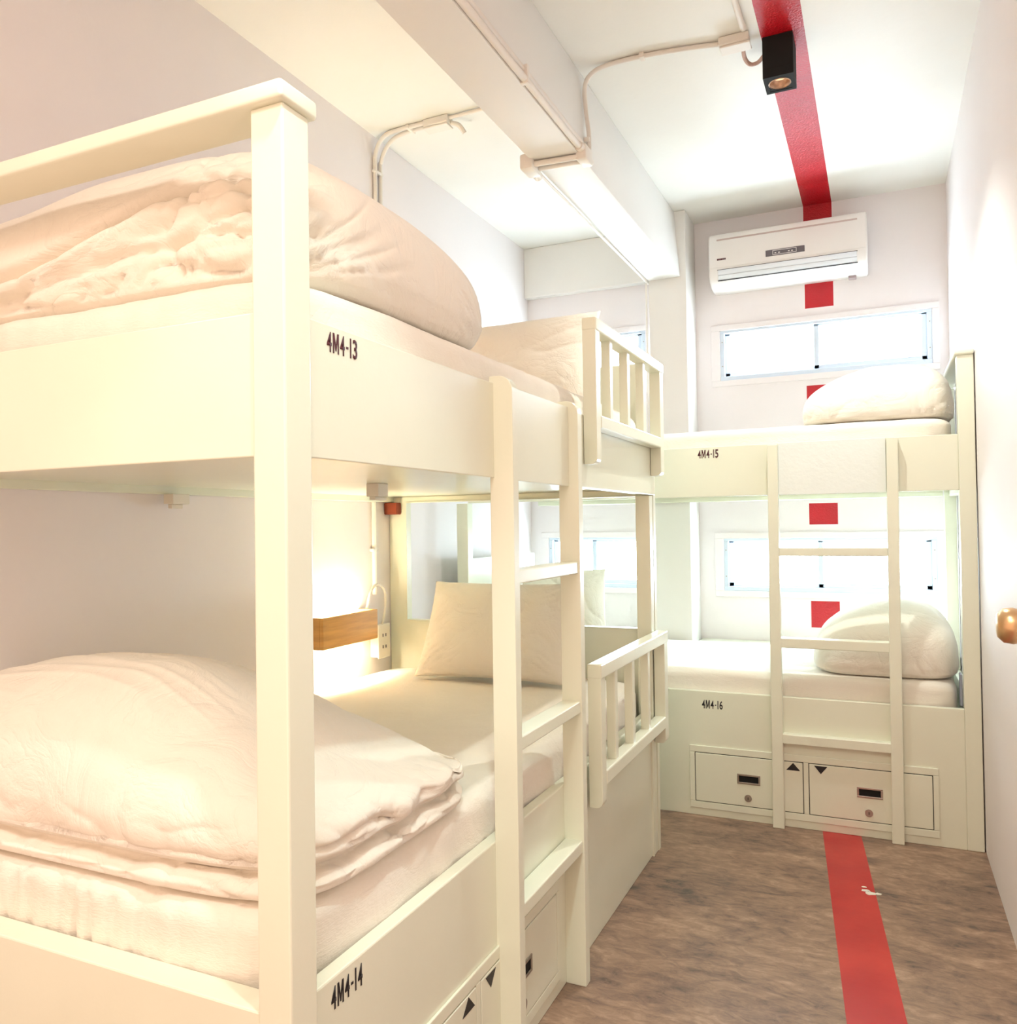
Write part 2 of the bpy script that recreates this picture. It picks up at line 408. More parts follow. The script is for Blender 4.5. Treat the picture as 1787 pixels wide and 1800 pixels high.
def rounded_stile(y0, y1, x0, x1, z1):
    """ladder stile with outward rounded top (rounding in the X-Z plane)"""
    bm = bmesh.new(); r = min(.032, (x1-x0)*.8)
    pts = [(x0, 0), (x1, 0)] + [(x1-r+r*math.cos(a), z1-r+r*math.sin(a)) for a in [i*PI/2/7 for i in range(8)]] + [(x0, z1)]
    add_prism(bm, pts, 'Y', y0, y1, .0015); return bm

# ---- left bunk
LB = thing('bunk_bed', 'cream painted double bunk along the left wall, its corner post nearest the camera', 'bunk bed', (-1.28, 1.87, 0), 'cream bunk beds')
box('post', (-.779, -.723, .87, .926, 0, 1.727), PAINT, LB, .003)
box('post', (-.785, -.7335, 2.795, 2.838, 0, 1.248), PAINT, LB, .003)
box('cap_rail', (XL+.002, -.716, .858, .938, 1.727, 1.754), PAINT, LB, .006, 4)
box('end_board', (XL+.002, -.779, .874, .896, 1.249, 1.448), PAINT, LB, .002)
box('side_board', (-.756, -.731, .926, 2.866, 1.2495, 1.448), PAINT, LB, .002)
box('side_board', (XL+.002, XL+.024, .896, 2.84, 1.250, 1.448), PAINT, LB, .002)
box('bed_deck', (XL+.024, -.756, .896, 2.84, 1.272, 1.290), PAINT, LB, .002)
box('end_board', (XL+.002, -.779, .872, .918, 0, .495), PAINT, LB, .003)
box('side_board', (-.768, -.740, .926, 2.838, 0, .495), PAINT, LB, .003)
box('bed_deck', (XL+.002, -.768, .918, 2.84, .33, .345), PAINT, LB, .002)
box('corner_trim', (-.7405, -.733, 2.78, 2.79, 0, .45), PAINT, LB, .001)
# headboard with a window-like cut-out below, solid above
bm = bmesh.new()
for d in ((XL+.002, -.732, 2.84, 2.868, 0, .772), (XL+.002, -1.752, 2.84, 2.868, .772, 1.250), (-.790, -.732, 2.84, 2.868, .772, 1.250), (XL+.002, -.757, 2.84, 2.868, 1.250, 1.270)):
    add_box(bm, *d)
obj('headboard', bm, PAINT, LB)
box('headboard', (XL+.002, -.757, 2.842, 2.866, 1.27, 1.722), PAINT, LB, .003)
bm = bmesh.new()
add_box(bm, -1.752, -.790, 2.836, 2.872, .772, .776, .001); add_box(bm, -1.752, -1.748, 2.836, 2.872, .776, 1.246, .001)
add_box(bm, -.794, -.790, 2.836, 2.872, .776, 1.246, .001); add_box(bm, -1.752, -.790, 2.836, 2.872, 1.246, 1.25, .001)
obj('opening_edge', bm, PAINT, LB)
# guard rails
def guard(zb, zt, r0, r1, t0, foot_near, foot_far):
    g = boxes('guard_rail', [(-.731, -.690, 2.099, 2.851, t0, zt), (-.729, -.690, 2.137, 2.806, r0, r1)], PAINT, LB, .004)
    bm = bmesh.new(); r = .02
    pts = [(-.730, zt-.004), (-.730, foot_near), (-.710, foot_near)] + [(-.710 + .018*math.sin(a), foot_near+.018-.018*math.cos(a)) for a in [i*PI/2/6 for i in range(1, 7)]] + [(-.692, zt-.004)]
    add_prism(bm, pts, 'Y', 2.10, 2.138, .002); obj('guard_post', bm, PAINT, g)
    bm = bmesh.new()
    pts = [(-.730, zt-.004), (-.730, foot_far), (-.710, foot_far)] + [(-.710 + .018*math.sin(a), foot_far+.018-.018*math.cos(a)) for a in [i*PI/2/6 for i in range(1, 7)]] + [(-.692, zt-.004)]
    add_prism(bm, pts, 'Y', 2.805, 2.85, .002); obj('guard_post', bm, PAINT, g)
    for y in (2.262, 2.44, 2.622):
        box('baluster', (-.726, -.699, y-.014, y+.014, r1-.003, t0+.003), PAINT, g, .003)
guard(1.31, 1.712, 1.412, 1.448, 1.676, 1.312, 1.315)
guard(.38, .772, .440, .480, .732, .386, .385)
# ladder
for y0, y1 in ((1.535, 1.563), (1.935, 1.965)):
    obj('ladder_stile', rounded_stile(y0, y1, -.741, -.688, 1.462), PAINT, LB)
for z in (.335, .682, 1.030):
    box('rung', (-.739, -.692, 1.560, 1.938, z-.004, z+.026), PAINT, LB, .003)
box('ladder_panel', (-.7305, -.713, 1.563, 1.935, 1.246, 1.447), PAINT, LB, .002)
drawer_front(LB, lambda u, d, v: (-.740+d, 1.005+u, v+.02))
text_mesh('bed_number', '4M4-I3', .076, .030, (-.7306, .972, 1.408), (0, 1, 0), (0, 0, 1), INKRED, LB, .03)
text_mesh('bed_number', '4M4-I4', .078, .034, (-.7396, .978, .447), (0, 1, 0), (0, 0, 1), INK, LB, .03)
# metal bracket bits under the upper deck
boxes('bracket', [(-1.806, -1.77, 1.66, 1.72, 1.222, 1.25), (-1.80, -1.785, 1.67, 1.71, 1.21, 1.222)], PLAST, LB, .002)
boxes('bracket', [(-1.30, -1.26, 1.90, 1.95, 1.235, 1.272), (-1.29, -1.27, 1.90, 1.96, 1.225, 1.235)], PLAST, LB, .002)

# ---- back bunk
FX0, FX1 = -1.735, .303; FY = 3.243
FB = thing('bunk_bed', 'cream painted double bunk standing across the back wall below the air conditioner', 'bunk bed', (-.7, 3.7, 0), 'cream bunk beds')
box('post', (.251, FX1, FY, FY+.05, 0, 1.722), PAINT, FB, .003)
box('post', (FX0, FX0+.055, FY, FY+.05, 0, 1.25), PAINT, FB, .003)
box('cap_rail', (.243, FX1+.001, FY-.008, 4.06, 1.722, 1.743), PAINT, FB, .007, 4)
box('end_board', (.275, FX1, FY+.05, 4.06, 1.25, 1.445), PAINT, FB, .002)
box('end_board', (.275, FX1, FY+.05, 4.32, 0, .49), PAINT, FB, .002)
box('end_board', (FX0, FX0+.025, FY+.05, 4.08, 0, 1.0), PAINT, FB, .002)
box('post', (.255, FX1, 4.06, 4.10, 0, 1.722), PAINT, FB, .003)
box('side_board', (FX0+.055, .251, FY+.004, FY+.026, 1.251, 1.447), PAINT, FB, .002)
box('side_board', (FX0+.055, .251, 4.07, 4.095, 1.251, 1.40), PAINT, FB, .002)
box('bed_deck', (FX0, .275, FY+.026, 4.07, 1.275, 1.292), PAINT, FB, .002)
box('side_board', (FX0+.055, .251, FY+.002, FY+.026, 0, .487), PAINT, FB, .002)
box('bed_deck', (FX0, .275, FY+.026, 4.095, .33, .345), PAINT, FB, .002)
box('rear_shelf', (-.862, .30, 4.10, YB-.003, .50, .545), PAINT, FB, .003)
box('rear_shelf', (FX0, -1.068, 4.10, YB-.055, .50, .545), PAINT, FB, .003)
bm = bmesh.new(); add_prism(bm, [(-.392, -.0), (-.350, 0), (-.350, 1.44), (-.387, 1.44)], 'Y', FY-.032, FY+.002, .003); obj('ladder_stile', bm, PAINT, FB)
bm = bmesh.new(); add_prism(bm, [(.014, 0), (.054, 0), (.060, 1.444), (.022, 1.444)], 'Y', FY-.032, FY+.002, .003); obj('ladder_stile', bm, PAINT, FB)
for z, t in ((.318, .036), (.676, .036), (1.020, .030)):
    box('rung', (-.352, .020, FY-.030, FY+.016, z, z+t), PAINT, FB, .003)
box('ladder_panel', (-.350, .020, FY-.006, FY+.004, 1.25, 1.447), surf('ladder_panel_gloss', (.82, .88, .84), .14, .02, 5, .25, 70, coat=.6), FB, .001)
drawer_front(FB, lambda u, d, v: (-.706+u, FY+.002-d, v+.012))
text_mesh('bed_number', '4M4-I5', .080, .033, (-.654, FY+.0036, 1.403), (1, 0, 0), (0, 0, 1), INKRED, FB, .03)
text_mesh('bed_number', '4M4-I6', .080, .033, (-.655, FY+.0016, .420), (1, 0, 0), (0, 0, 1), INK, FB, .03)

# ------------------------------------------------------------------ bedding
def fold(p, s, w=.6, seed=0.0):
    """cloth-like puckering: rounded puffs parted by sharp valleys, in 0..1"""
    q = Vector((p[0]*s[0]+seed, p[1]*s[1]+seed*1.7, p[2]*s[2]-seed))
    d = noise.noise_vector(q*.55)*w
    n = noise.noise(q+d)
    return min(1.0, math.sqrt(abs(n))*1.25)
def ridge(p, s, seed=0.0, k=5.0):
    q = Vector((p[0]*s[0]+seed, p[1]*s[1]-seed, p[2]*s[2]+seed))
    q = q + noise.noise_vector(q*.4)*.7
    return max(0.0, 1-abs(noise.noise(q))*k)**1.4

def sm(a, b_, x):
    t = max(0, min(1, (x-a)/(b_-a))); return t*t*(3-2*t)
def mattress(name, x0, x1, y0, y1, z0, z1, label, seed=0, rip=0):
    """soft box: superellipse plan, rounded top edge, slack sheet ripples on the sides"""
    bm = bmesh.new(); cx, cy, a, b_ = (x0+x1)/2, (y0+y1)/2, (x1-x0)/2, (y1-y0)/2
    NT = 320; r = .035
    prof = [(0, z0), (.004, z0+.01), (.004, (z0*2+z1)/3), (.006, (z0+z1)/2), (.004, z1-r)]
    for i in range(1, 7):
        t = i*PI/2/6; prof.append((.004 - r + r*math.cos(t), z1-r+r*math.sin(t)))
    rings = []
    def outline(th, off):
        n = 14
        c, s = math.cos(th), math.sin(th)
        A, B = a+off, b_+off
        rr = (abs(c/A)**n + abs(s/B)**n)**(-1/n)
        return cx+rr*c, cy+rr*s
    ths = []
    # angles spaced evenly along the perimeter
    per = []
    for k in range(NT):
        u = k/NT*4
        side = int(u); f = u-side
        if side == 0: X, Y = a, -b_+2*b_*f
        elif side == 1: X, Y = a-2*a*f, b_
        elif side == 2: X, Y = -a, b_-2*b_*f
        else: X, Y = -a+2*a*f, -b_
        ths.append(math.atan2(Y, X))
    zs_ = []
    for off, z in prof:
        ring = []
        for th in ths:
            x, y = outline(th, off); 
            p = (x, y, z)
            hh = max(0, min(1, (z-z0)/(z1-z0)))
            d = .005*noise.noise(Vector((x*22+seed, y*22, z*7))) + .004*noise.noise(Vector((x*5, y*5+seed, z*45)))
            nx_, ny_ = math.cos(th), math.sin(th)
            if rip: d += rip*(-ridge((x+z*.35, y, z*.3), (17, 17, 4), seed, 4) + .8*noise.noise(Vector((x*9+z*3, y*9, z*6))))*sm(-.2, .3, hh)*(1 if z < z1-.003 else 0)
            ring.append(bm.verts.new((x+nx_*d, y+ny_*d, z + .003*noise.noise(Vector((x*6, y*6, seed)))*hh)))
        rings.append(ring)
    for k in (.97, .9, .8, .7, .6, .5, .4, .3, .2, .1):
        ring = []
        for th in ths:
            x, y = outline(th, -r); x = cx+(x-cx)*k; y = cy+(y-cy)*k
            ring.append(bm.verts.new((x, y, z1 + .0035*(fold((x, y, 0), (4, 9, 1), .8, seed)-.5))))
        rings.append(ring)
    for A, B in zip(rings, rings[1:]):
        for q in range(NT): bm.faces.new((A[q], A[(q+1) % NT], B[(q+1) % NT], B[q]))
    bm.faces.new(rings[-1]); bm.faces.new(rings[0][::-1])
    bmesh.ops.recalc_face_normals(bm, faces=bm.faces)
    return tag(obj(name, bm, SHEET, smooth=60), label, 'mattress', 'mattresses in white fitted sheets')
mattress('mattress', XL+.03, -.760, .925, 2.835, 1.295, 1.522, 'white sheeted mattress on the upper deck of the left bunk', 1, .003)
mattress('mattress', XL+.03, -.775, .925, 2.832, .348, .590, 'white sheeted mattress on the lower deck of the left bunk, beside the wooden lamp', 2, .010)
mattress('mattress', FX0+.03, .235, FY+.03, 4.06, 1.295, 1.515, 'white sheeted mattress on the upper deck of the back bunk, level with the window sill', 3)
mattress('mattress', FX0+.03, .235, FY+.03, 4.085, .348, .568, 'white sheeted mattress on the lower deck of the back bunk, above the storage doors', 4)

def cushion(name, c, a, b_, n, side, topz, p=2.4, disp=None, NT=300, NS=90, label='', cat='duvet', group=None, mat=COTTON, post=None, plan=None):
    """closed soft body. side: list of (outward offset, z) from underside upwards; topz(x,y)-> peak height at (x,y); the top
    is a superellipsoid dome from the last side point"""
    bm = bmesh.new(); rings = []
    def outl(th, off, k=1.0):
        cc, ss = math.cos(th), math.sin(th)
        rr = (abs(cc)**n + abs(ss)**n)**(-1/n)
        A, B = a+off, b_+off
        x, y = A*rr*cc*k, B*rr*ss*k
        if plan: x, y = plan(x, y)
        return c[0]+x, c[1]+y
    # spacing
    ths = []
    for k in range(NT):
        t = 2*PI*k/NT
        cc, ss = math.cos(t), math.sin(t)
        ths.append(math.atan2(math.copysign(abs(ss)**.85, ss), math.copysign(abs(cc)**.85, cc)))
    zs0 = side[0][1]
    for k in (.15, .5, .85): rings.append([(*outl(t, side[0][0], k), zs0) for t in ths])
    # resample the side finely
    S_ = []
    for (o0, z0), (o1, z1) in zip(side, side[1:]):
        for j in range(6): S_.append((o0+(o1-o0)*j/6, z0+(z1-z0)*j/6))
    S_.append(side[-1])
    # smooth
    for _ in range(2):
        S_ = [S_[0]] + [((S_[i-1][0]+2*S_[i][0]+S_[i+1][0])/4, (S_[i-1][1]+2*S_[i][1]+S_[i+1][1])/4) for i in range(1, len(S_)-1)] + [S_[-1]]
    for off, z in S_: rings.append([(*outl(t, off), z) for t in ths])
    off, zr = side[-1]
    for j in range(1, NS):
        al = j/NS*PI/2
        k = math.cos(al)**(2/p); hh = math.sin(al)**(2/p)
        ring = []
        for t in ths:
            x, y = outl(t, off, k); ring.append((x, y, zr + (topz(x, y)-zr)*hh))
        rings.append(ring)
    V = [[bm.verts.new(q) for q in ring] for ring in rings]
    for A, B in zip(V, V[1:]):
        for q in range(NT): bm.faces.new((A[q], A[(q+1) % NT], B[(q+1) % NT], B[q]))
    bm.faces.new(V[0][::-1]); bm.faces.new(V[-1])
    bmesh.ops.recalc_face_normals(bm, faces=bm.faces)
    bm.normal_update()
    if disp:
        D = [(v, v.normal.copy(), disp(v.co, v.normal)) for v in bm.verts if v.normal.z > -.6]
        for v, nn, d in D: v.co += nn*d
    if post:
        for v in bm.verts: v.co = Vector(post(v.co))
    o = obj(name, bm, mat, smooth=True)
    try:
        for pgn in o.data.polygons: pgn.use_smooth = True
        o.data.set_sharp_from_angle(angle=math.radians(180))
    except Exception: pass
    return tag(o, label, cat, group)

DG = 'folded white duvets'
# lower left duvet, folded in three, bulging dome on top
def top_low(x, y): return .925 - .145*sm(-1.25, -.76, x) - .10*sm(1.0, 1.6, y) - .03*sm(-1.3, -1.8, x)
def disp_low(p, nn):
    z = p.z; d = 0
    top = sm(.66, .74, z)
    d += .010*(fold(p, (2.2, 2.8, 3), .6, 3)-.5)*top                      # broad puffs
    d += .0035*ridge(p, (3, 22, 6), 5, 4)*sm(.80, .88, z)                    # fine ironed creases across the top
    near = math.exp(-((z-.645)/.035)**2)
    d += -.011*near*(1-fold(p, (13, 13, 5), .7, 7))                        # gathers at the seam between layers
    low = 1-top
    d += .009*(fold(p, (9, 9, 14), .9, 11)-.5)*low
    d += -.012*ridge(p, (5, 5, 9), 2, 5)*sm(-1.0, -.8, p.x)*low
    return d
def post_low(p):
    # ragged hem on the aisle side: top flap waves up and down
    x, y, z = p
    e = sm(-.86, -.77, x)*math.exp(-((z-.665)/.03)**2)
    z += e*.016*noise.noise(Vector((y*16, 3, 0)))
    x += e*.014*noise.noise(Vector((y*12, 9, 0)))
    x = max(x, XL+.004)
    return x, y, z
cushion('duvet', (-1.31, 1.235), .545, .305, 6, [(-.03, .592), (.0, .598), (.006, .612), (-.004, .626), (-.024, .632), (-.008, .640), (.006, .652), (.008, .668)],
        top_low, 2.3, disp_low, 420, 110, 'large folded white duvet at the foot of the lower left bed', 'duvet', DG, post=post_low)
# upper left duvet: puffy roll with a crumpled heap at the near corner
def top_up(x, y): return 1.838 - .030*sm(-1.25, -1.5, x) - .03*sm(-1.5, -1.8, x) - .035*sm(1.35, 1.65, y)
def disp_up(p, nn):
    x, y, z = p; face = sm(1.10, .99, y); d = .006*(fold(p, (3, 3, 3), .6, 21)-.5)
    if face > 0:
        # two long folds sweep up to the right, everything below them is slack cover
        zc = 1.605 + .105*sm(-1.45, -.92, x) + .006*noise.noise(Vector((x*9, 0, 2)))
        zd = 1.560 + .050*sm(-1.5, -1.0, x) + .006*noise.noise(Vector((x*11, 4, 2)))
        d += face*(-.030*math.exp(-((z-zc)/.011)**2) + .016*math.exp(-((z-zc+.028)/.018)**2))
        d += face*(-.016*math.exp(-((z-zd)/.008)**2))
        crum = max(sm(.02, -.03, z-zc), sm(-1.12, -.98, x))*face
        q = (x, y, z - .22*x)
        heap = sm(-1.15, -1.0, x)
        d += crum*(.010*(fold(q, (3.5, 4, 9), .8, 31)-.5) - .015*ridge(q, (3, 4, 13), 33, 6) - .006*ridge(q, (7, 6, 26), 37, 6) - heap*.016*ridge(p, (8, 6, 8), 43, 6) - heap*.007*ridge(p, (17, 9, 15), 47, 6))
    side = sm(-.95, -.82, x)
    if side > 0:
        ang = math.atan2(z-1.52, max(.01, y-.93)); rad = math.hypot(y-.93, z-1.52)
        d += -.007*side*max(0, 1-abs(noise.noise(Vector((ang*7, rad*2.0, 0))))*4)*sm(.42, .12, rad)*sm(.03, .12, rad)*sm(1.545, 1.575, z)
        a2 = math.atan2(z-1.50, max(.01, 1.63-y)); rr = math.hypot(1.63-y, z-1.50)
        d += -.006*side*max(0, 1-abs(noise.noise(Vector((a2*9, rr*2, 5))))*5)*sm(.30, .05, rr)
    return d
cushion('duvet', (-1.285, 1.315), .525, .365, 5.5, [(-.06, 1.526), (-.03, 1.530), (-.012, 1.545), (0, 1.575)],
        top_up, 2.7, disp_up, 560, 150, 'puffy crumpled white duvet heaped at the near end of the upper left bed', 'duvet', DG,
        post=lambda p: (max(p.x, XL+.004), p.y, p.z))
# back bunk duvets
def disp_fb(seed, zb):
    def f(p, nn):
        low = sm(zb+.10, zb+.01, p.z)
        d = .006*(fold(p, (4, 4, 4), .6, seed)-.5)
        d += .010*(fold(p, (16, 16, 9), 1, seed+3)-.6)*low
        d += -.004*ridge(p, (5, 5, 11), seed+8, 5)*sm(.12, .24, p.x)
        return d
    return f
cushion('duvet', (-.010, 3.62), .268, .33, 5, [(-.05, 1.517), (-.02, 1.520), (-.004, 1.532), (0, 1.55)],
        lambda x, y: 1.70 + .055*sm(-.25, .0, x) , 2.7, disp_fb(51, 1.52), 300, 80, 'white duvet folded against the end post of the upper back bed, below the window', 'duvet', DG)
cushion('duvet', (.002, 3.62), .256, .33, 4.6, [(-.05, .570), (-.02, .573), (-.004, .588), (0, .61)],
        lambda x, y: .78 + .055*sm(-.25, .05, x), 2.7, disp_fb(61, .57), 300, 80, 'white duvet folded at the right end of the lower back bed, above the chrome handles', 'duvet', DG)

# pillows
def pillow(label, w_, h_, t_, loc, rx, rz, seed):
    bm = bmesh.new(); N = 72
    grid = {}
    for sgn in (1, -1):
        for i in range(N+1):
            for j in range(N+1):
                u = -1+2*i/N; v = -1+2*j/N
                if sgn < 0 and (i in (0, N) or j in (0, N)): grid[(sgn, i, j)] = grid[(1, i, j)]; continue
                pin = 1-.07*(1-abs(v)**2)*abs(u)**6 if True else 1
                x = u*w_/2*(1-.05*(1-v*v)); y = v*h_/2*(1-.06*(1-u*u))
                q = (max(0, 1-abs(u)**3.2)*max(0, 1-abs(v)**3.2))**.55
                edge = max(abs(u), abs(v))
                z = sgn*t_/2*q
                dd = .010*(fold((x+seed, y, sgn*.3), (7, 7, 1), .9, seed)-.5)*q**.5
                # corner pull creases
                rcx, rcy = 1-abs(u), 1-abs(v); rad = math.hypot(rcx, rcy); an = math.atan2(rcy, rcx)
                dd += -.007*max(0, 1-abs(noise.noise(Vector((an*6+seed, rad*2, u*v))))*4)*sm(.9, .2, rad)*q**.3
                grid[(sgn, i, j)] = bm.verts.new((x, y, z+sgn*dd))
    for sgn in (1, -1):
        for i in range(N):
            for j in range(N):
                f = [grid[(sgn, i, j)], grid[(sgn, i+1, j)], grid[(sgn, i+1, j+1)], grid[(sgn, i, j+1)]]
                if sgn < 0: f.reverse()
                bm.faces.new(f)
    mt = Matrix.Translation(loc) @ Matrix.Rotation(rz, 4, 'Z') @ Matrix.Rotation(rx, 4, 'X')
    bmesh.ops.transform(bm, matrix=mt, verts=bm.verts)
    o = obj('pillow', bm, COTTON, smooth=True); o.data.set_sharp_from_angle(angle=math.radians(180))
    return tag(o, label, 'pillow', 'white pillows')
pillow('white pillow leaning on the cut-out headboard of the lower left bed', .60, .38, .14, (-1.27, 2.68, .770), math.radians(62), .02, 1.3)
pillow('white pillow leaning on the headboard of the upper left bed, above the guard rail', .60, .40, .14, (-1.19, 2.70, 1.718), math.radians(70), -.02, 4.1)
pillow('white pillow at the left end of the lower back bed, seen through the headboard opening', .42, .40, .14, (-1.42, 3.75, .752), math.radians(60), .35, 7.7)
# grey strap / zip edge showing at the end of the lower back mattress
tag(box('strap', (.243, .2505, 3.29, 3.34, .488, .60), GREYST, None, .002), 'grey fabric strap hanging at the right end of the lower back mattress', 'strap')

# ------------------------------------------------------------------ air conditioner
AC = thing('air_conditioner', 'white split air conditioner mounted high on the back wall over the red stripe', 'air conditioner', (-.40, YB, 2.33))
x0, x1 = -.765, -.032
bm = bmesh.new()
prof = [(YB, 2.335), (YB-.06, 2.330), (YB-.115, 2.336), (YB-.150, 2.352), (YB-.172, 2.385), (YB-.180, 2.425), (YB-.180, 2.575), (YB-.172, 2.593), (YB-.155, 2.600), (YB, 2.604)]
add_prism(bm, prof, 'X', x0, x1, 0)
es = [ed for ed in bm.edges if abs(ed.verts[0].co.x-ed.verts[1].co.x) < 1e-6]
bmesh.ops.bevel(bm, geom=es, offset=.010, segments=3, affect='EDGES', profile=.5)
obj('body', bm, ACW, AC, smooth=35)
bm = bmesh.new()      # louver: two curved flaps over the outlet
for za, zb_, ya, yb_ in ((2.412, 2.388, .1835, .1780), (2.386, 2.366, .1775, .1665)):
    pts = [(YB-ya, za), (YB-ya+.010, za), (YB-yb_+.010, zb_), (YB-yb_, zb_)]
    add_prism(bm, pts, 'X', x0+.046, x1-.046, .001)
obj('louver', bm, ACL, AC, smooth=30)
bm = bmesh.new(); add_box(bm, x0+.043, x1-.043, YB-.1815, YB-.175, 2.4125, 2.4145); add_box(bm, x0+.043, x1-.043, YB-.168, YB-.160, 2.362, 2.3645); obj('outlet_gap', bm, DARK, AC)
box('intake_slot', (x0+.042, x1-.042, YB-.1812, YB-.176, 2.560, 2.568), surf('slot_shadow_plastic', (.55, .42, .38), .6), AC, .001)
box('front_ridge', (x0+.004, x1-.004, YB-.1815, YB-.179, 2.424, 2.4265), ACW, AC, .0005)
d = box('display', (-.488, -.308, YB-.1828, YB-.179, 2.446, 2.476), GREYP, AC, .001)
bm = bmesh.new()
for q in ((-.455, -.345, 2.470, 2.472), (-.455, -.345, 2.450, 2.452), (-.455, -.453, 2.452, 2.470), (-.347, -.345, 2.452, 2.470)):
    add_box(bm, q[0], q[1], YB-.1834, YB-.1826, q[2], q[3])
for xx in (-.442, -.425, -.380, -.365): add_box(bm, xx-.004, xx+.004, YB-.1834, YB-.1826, 2.457, 2.461)
obj('display_marks', bm, ACW, d)
bm = bmesh.new()
for i in range(7): add_box(bm, -.722+i*.0062, -.722+i*.0062+.005, YB-.1822, YB-.1795, 2.462, 2.470)
obj('badge', bm, INKRED, AC)
boxes('hose_stub', [(-.120, -.085, YB-.07, YB-.03, 2.318, 2.334)], surf('grey_hose', (.35, .26, .25), .6), AC, .004)

# ------------------------------------------------------------------ ceiling downlight in view
SP = thing('downlight', 'black square box downlight hanging from the red ceiling stripe', 'spotlight', (-.274, 2.81, H))
xa, xb, ya, yb_, zb_ = -.322, -.227, 2.752, 2.862, 2.592
bm = bmesh.new()
add_box(bm, xa, xb, ya, yb_, zb_+.03, H-.001, .001)
for dd in ((xa, xb, ya, ya+.012, zb_, zb_+.03), (xa, xb, yb_-.012, yb_, zb_, zb_+.03), (xa, xa+.012, ya+.012, yb_-.012, zb_, zb_+.03), (xb-.012, xb, ya+.012, yb_-.012, zb_, zb_+.03)):
    add_box(bm, *dd)
cx, cy = (xa+xb)/2, (ya+yb_)/2
# bottom plate with a round hole
seg = 48; Ri = .034
inner = [bm.verts.new((cx+Ri*math.cos(i*2*PI/seg), cy+Ri*math.sin(i*2*PI/seg), zb_+.0015)) for i in range(seg)]
outer = []
for i in range(seg):
    c_, s_ = math.cos(i*2*PI/seg), math.sin(i*2*PI/seg); m_ = max(abs(c_)/(.0475), abs(s_)/(.055)); outer.append(bm.verts.new((cx+c_/m_, cy+s_/m_, zb_+.0015)))
for i in range(seg): bm.faces.new((inner[i], inner[(i+1) % seg], outer[(i+1) % seg], outer[i]))
obj('housing', bm, BLACK, SP)
bm = bmesh.new(); rings = []
for rr, zz in ((.0335, zb_-.0005), (.036, zb_+.001), (.033, zb_+.003), (.030, zb_+.012), (.026, zb_+.022), (.020, zb_+.026)):
    rings.append([bm.verts.new((cx+rr*math.cos(i*2*PI/seg), cy+rr*math.sin(i*2*PI/seg), zz)) for i in range(seg)])
for A, B in zip(rings, rings[1:]):
    for i in range(seg): bm.faces.new((A[i], A[(i+1) % seg], B[(i+1) % seg], B[i]))
obj('reflector_ring', bm, surf('bronze_reflector', (.55, .36, .25), .3, .2, 60, metal=.6), SP, smooth=40)
bm = bmesh.new(); add_cyl(bm, (cx, cy, zb_+.024), 'Z', .020, .004, 32); obj('lens', bm, LENS, SP, smooth=30)

# ------------------------------------------------------------------ conduits and boxes on the ceiling
def conduit(label, paths, r=.010, clamps=(), extra=None):
    t = thing('conduit', label, 'conduit', tuple(paths[0][0]))
    for pth in paths:
        bm = bmesh.new(); add_tube(bm, smooth_path(pth, 8), r, 12); obj('pipe', bm, PIPE, t, smooth=40)
    for c, d in clamps:
        bm = bmesh.new(); add_box(bm, c[0]-d[0], c[0]+d[0], c[1]-d[1], c[1]+d[1], c[2]-d[2], c[2]+d[2], .002); obj('clamp', bm, PIPE, t, smooth=30)
    return t
zc = H-.009
conduit('thin cream conduit crossing the ceiling from the downlight down the beam side',
        [[(-.450, 2.715, zc), (-.56, 2.69, zc), (-.68, 2.672, zc), (-.80, 2.668, zc), (-.872, 2.672, zc-.01), (-.905, 2.676, zc-.05), (-.901, 2.672, zc-.14), (-.890, 2.665, 2.50), (-.886, 2.655, 2.425)]],
        .008, [((-.70, 2.671, zc), (.008, .014, .009)), ((-.893, 2.66, 2.47), (.010, .014, .008))])
conduit('cream conduit running along the ceiling towards the box beside the downlight',
        [[(-.372, YF+.02, zc), (-.372, 1.5, zc), (-.370, 2.50, zc), (-.367, 2.66, zc)]], .010, [((-.371, 2.40, zc), (.016, .008, .009))])
conduit('pair of cream conduits running along the lower aisle edge of the ceiling beam',
        [[(-.887, YF+.02, 2.404), (-.887, 1.5, 2.404), (-.887, 2.3, 2.404), (-.887, 2.56, 2.404)], [(-.893, YF+.02, 2.432), (-.893, 1.5, 2.432), (-.893, 2.3, 2.432), (-.890, 2.58, 2.425)]],
        .0105, [((-.888, 2.10, 2.418), (.012, .008, .026)), ((-.888, 1.2, 2.418), (.012, .008, .026))])
conduit('pair of cream conduits crossing under the ceiling beam',
        [[(-.895, 2.575, 2.381), (-1.05, 2.560, 2.381)], [(-.895, 2.612, 2.381), (-1.05, 2.600, 2.381)]], .0095)
conduit('thin cream conduit following the wall side edge of the beam to the column',
        [[(-1.068, 2.60, 2.385), (-1.070, 3.2, 2.386), (-1.070, 4.08, 2.386), (-1.074, 4.10, 2.37), (-1.074, 4.10, 2.0), (-1.074, 4.10, 1.6)]], .005)
JB = thing('junction_box', 'cream junction box on the ceiling beside the black downlight', 'junction box', (-.40, 2.74, H))
box('box', (-.452, -.356, 2.686, 2.735, H-.030, H-.001), PIPE, JB, .004)
box('lid', (-.448, -.352, 2.690, 2.742, H-.037, H-.030), PIPE, JB, .003)
bm = bmesh.new()
pth = smooth_path([(-.380, 2.735, 2.70), (-.382, 2.79, 2.695), (-.370, 2.825, 2.69), (-.345, 2.825, 2.69), (-.322, 2.800, 2.695)], 14)
add_tube(bm, pth, .007, 12, wob=lambda i: 1.0 if i % 2 else .78)
obj('cable', bm, surf('pinkish_cable', (.72, .52, .45), .5), SP, smooth=30)
JB = thing('junction_box', 'cream junction box on the aisle edge of the ceiling beam where conduits meet', 'junction box', (-.885, 2.6, 2.38))
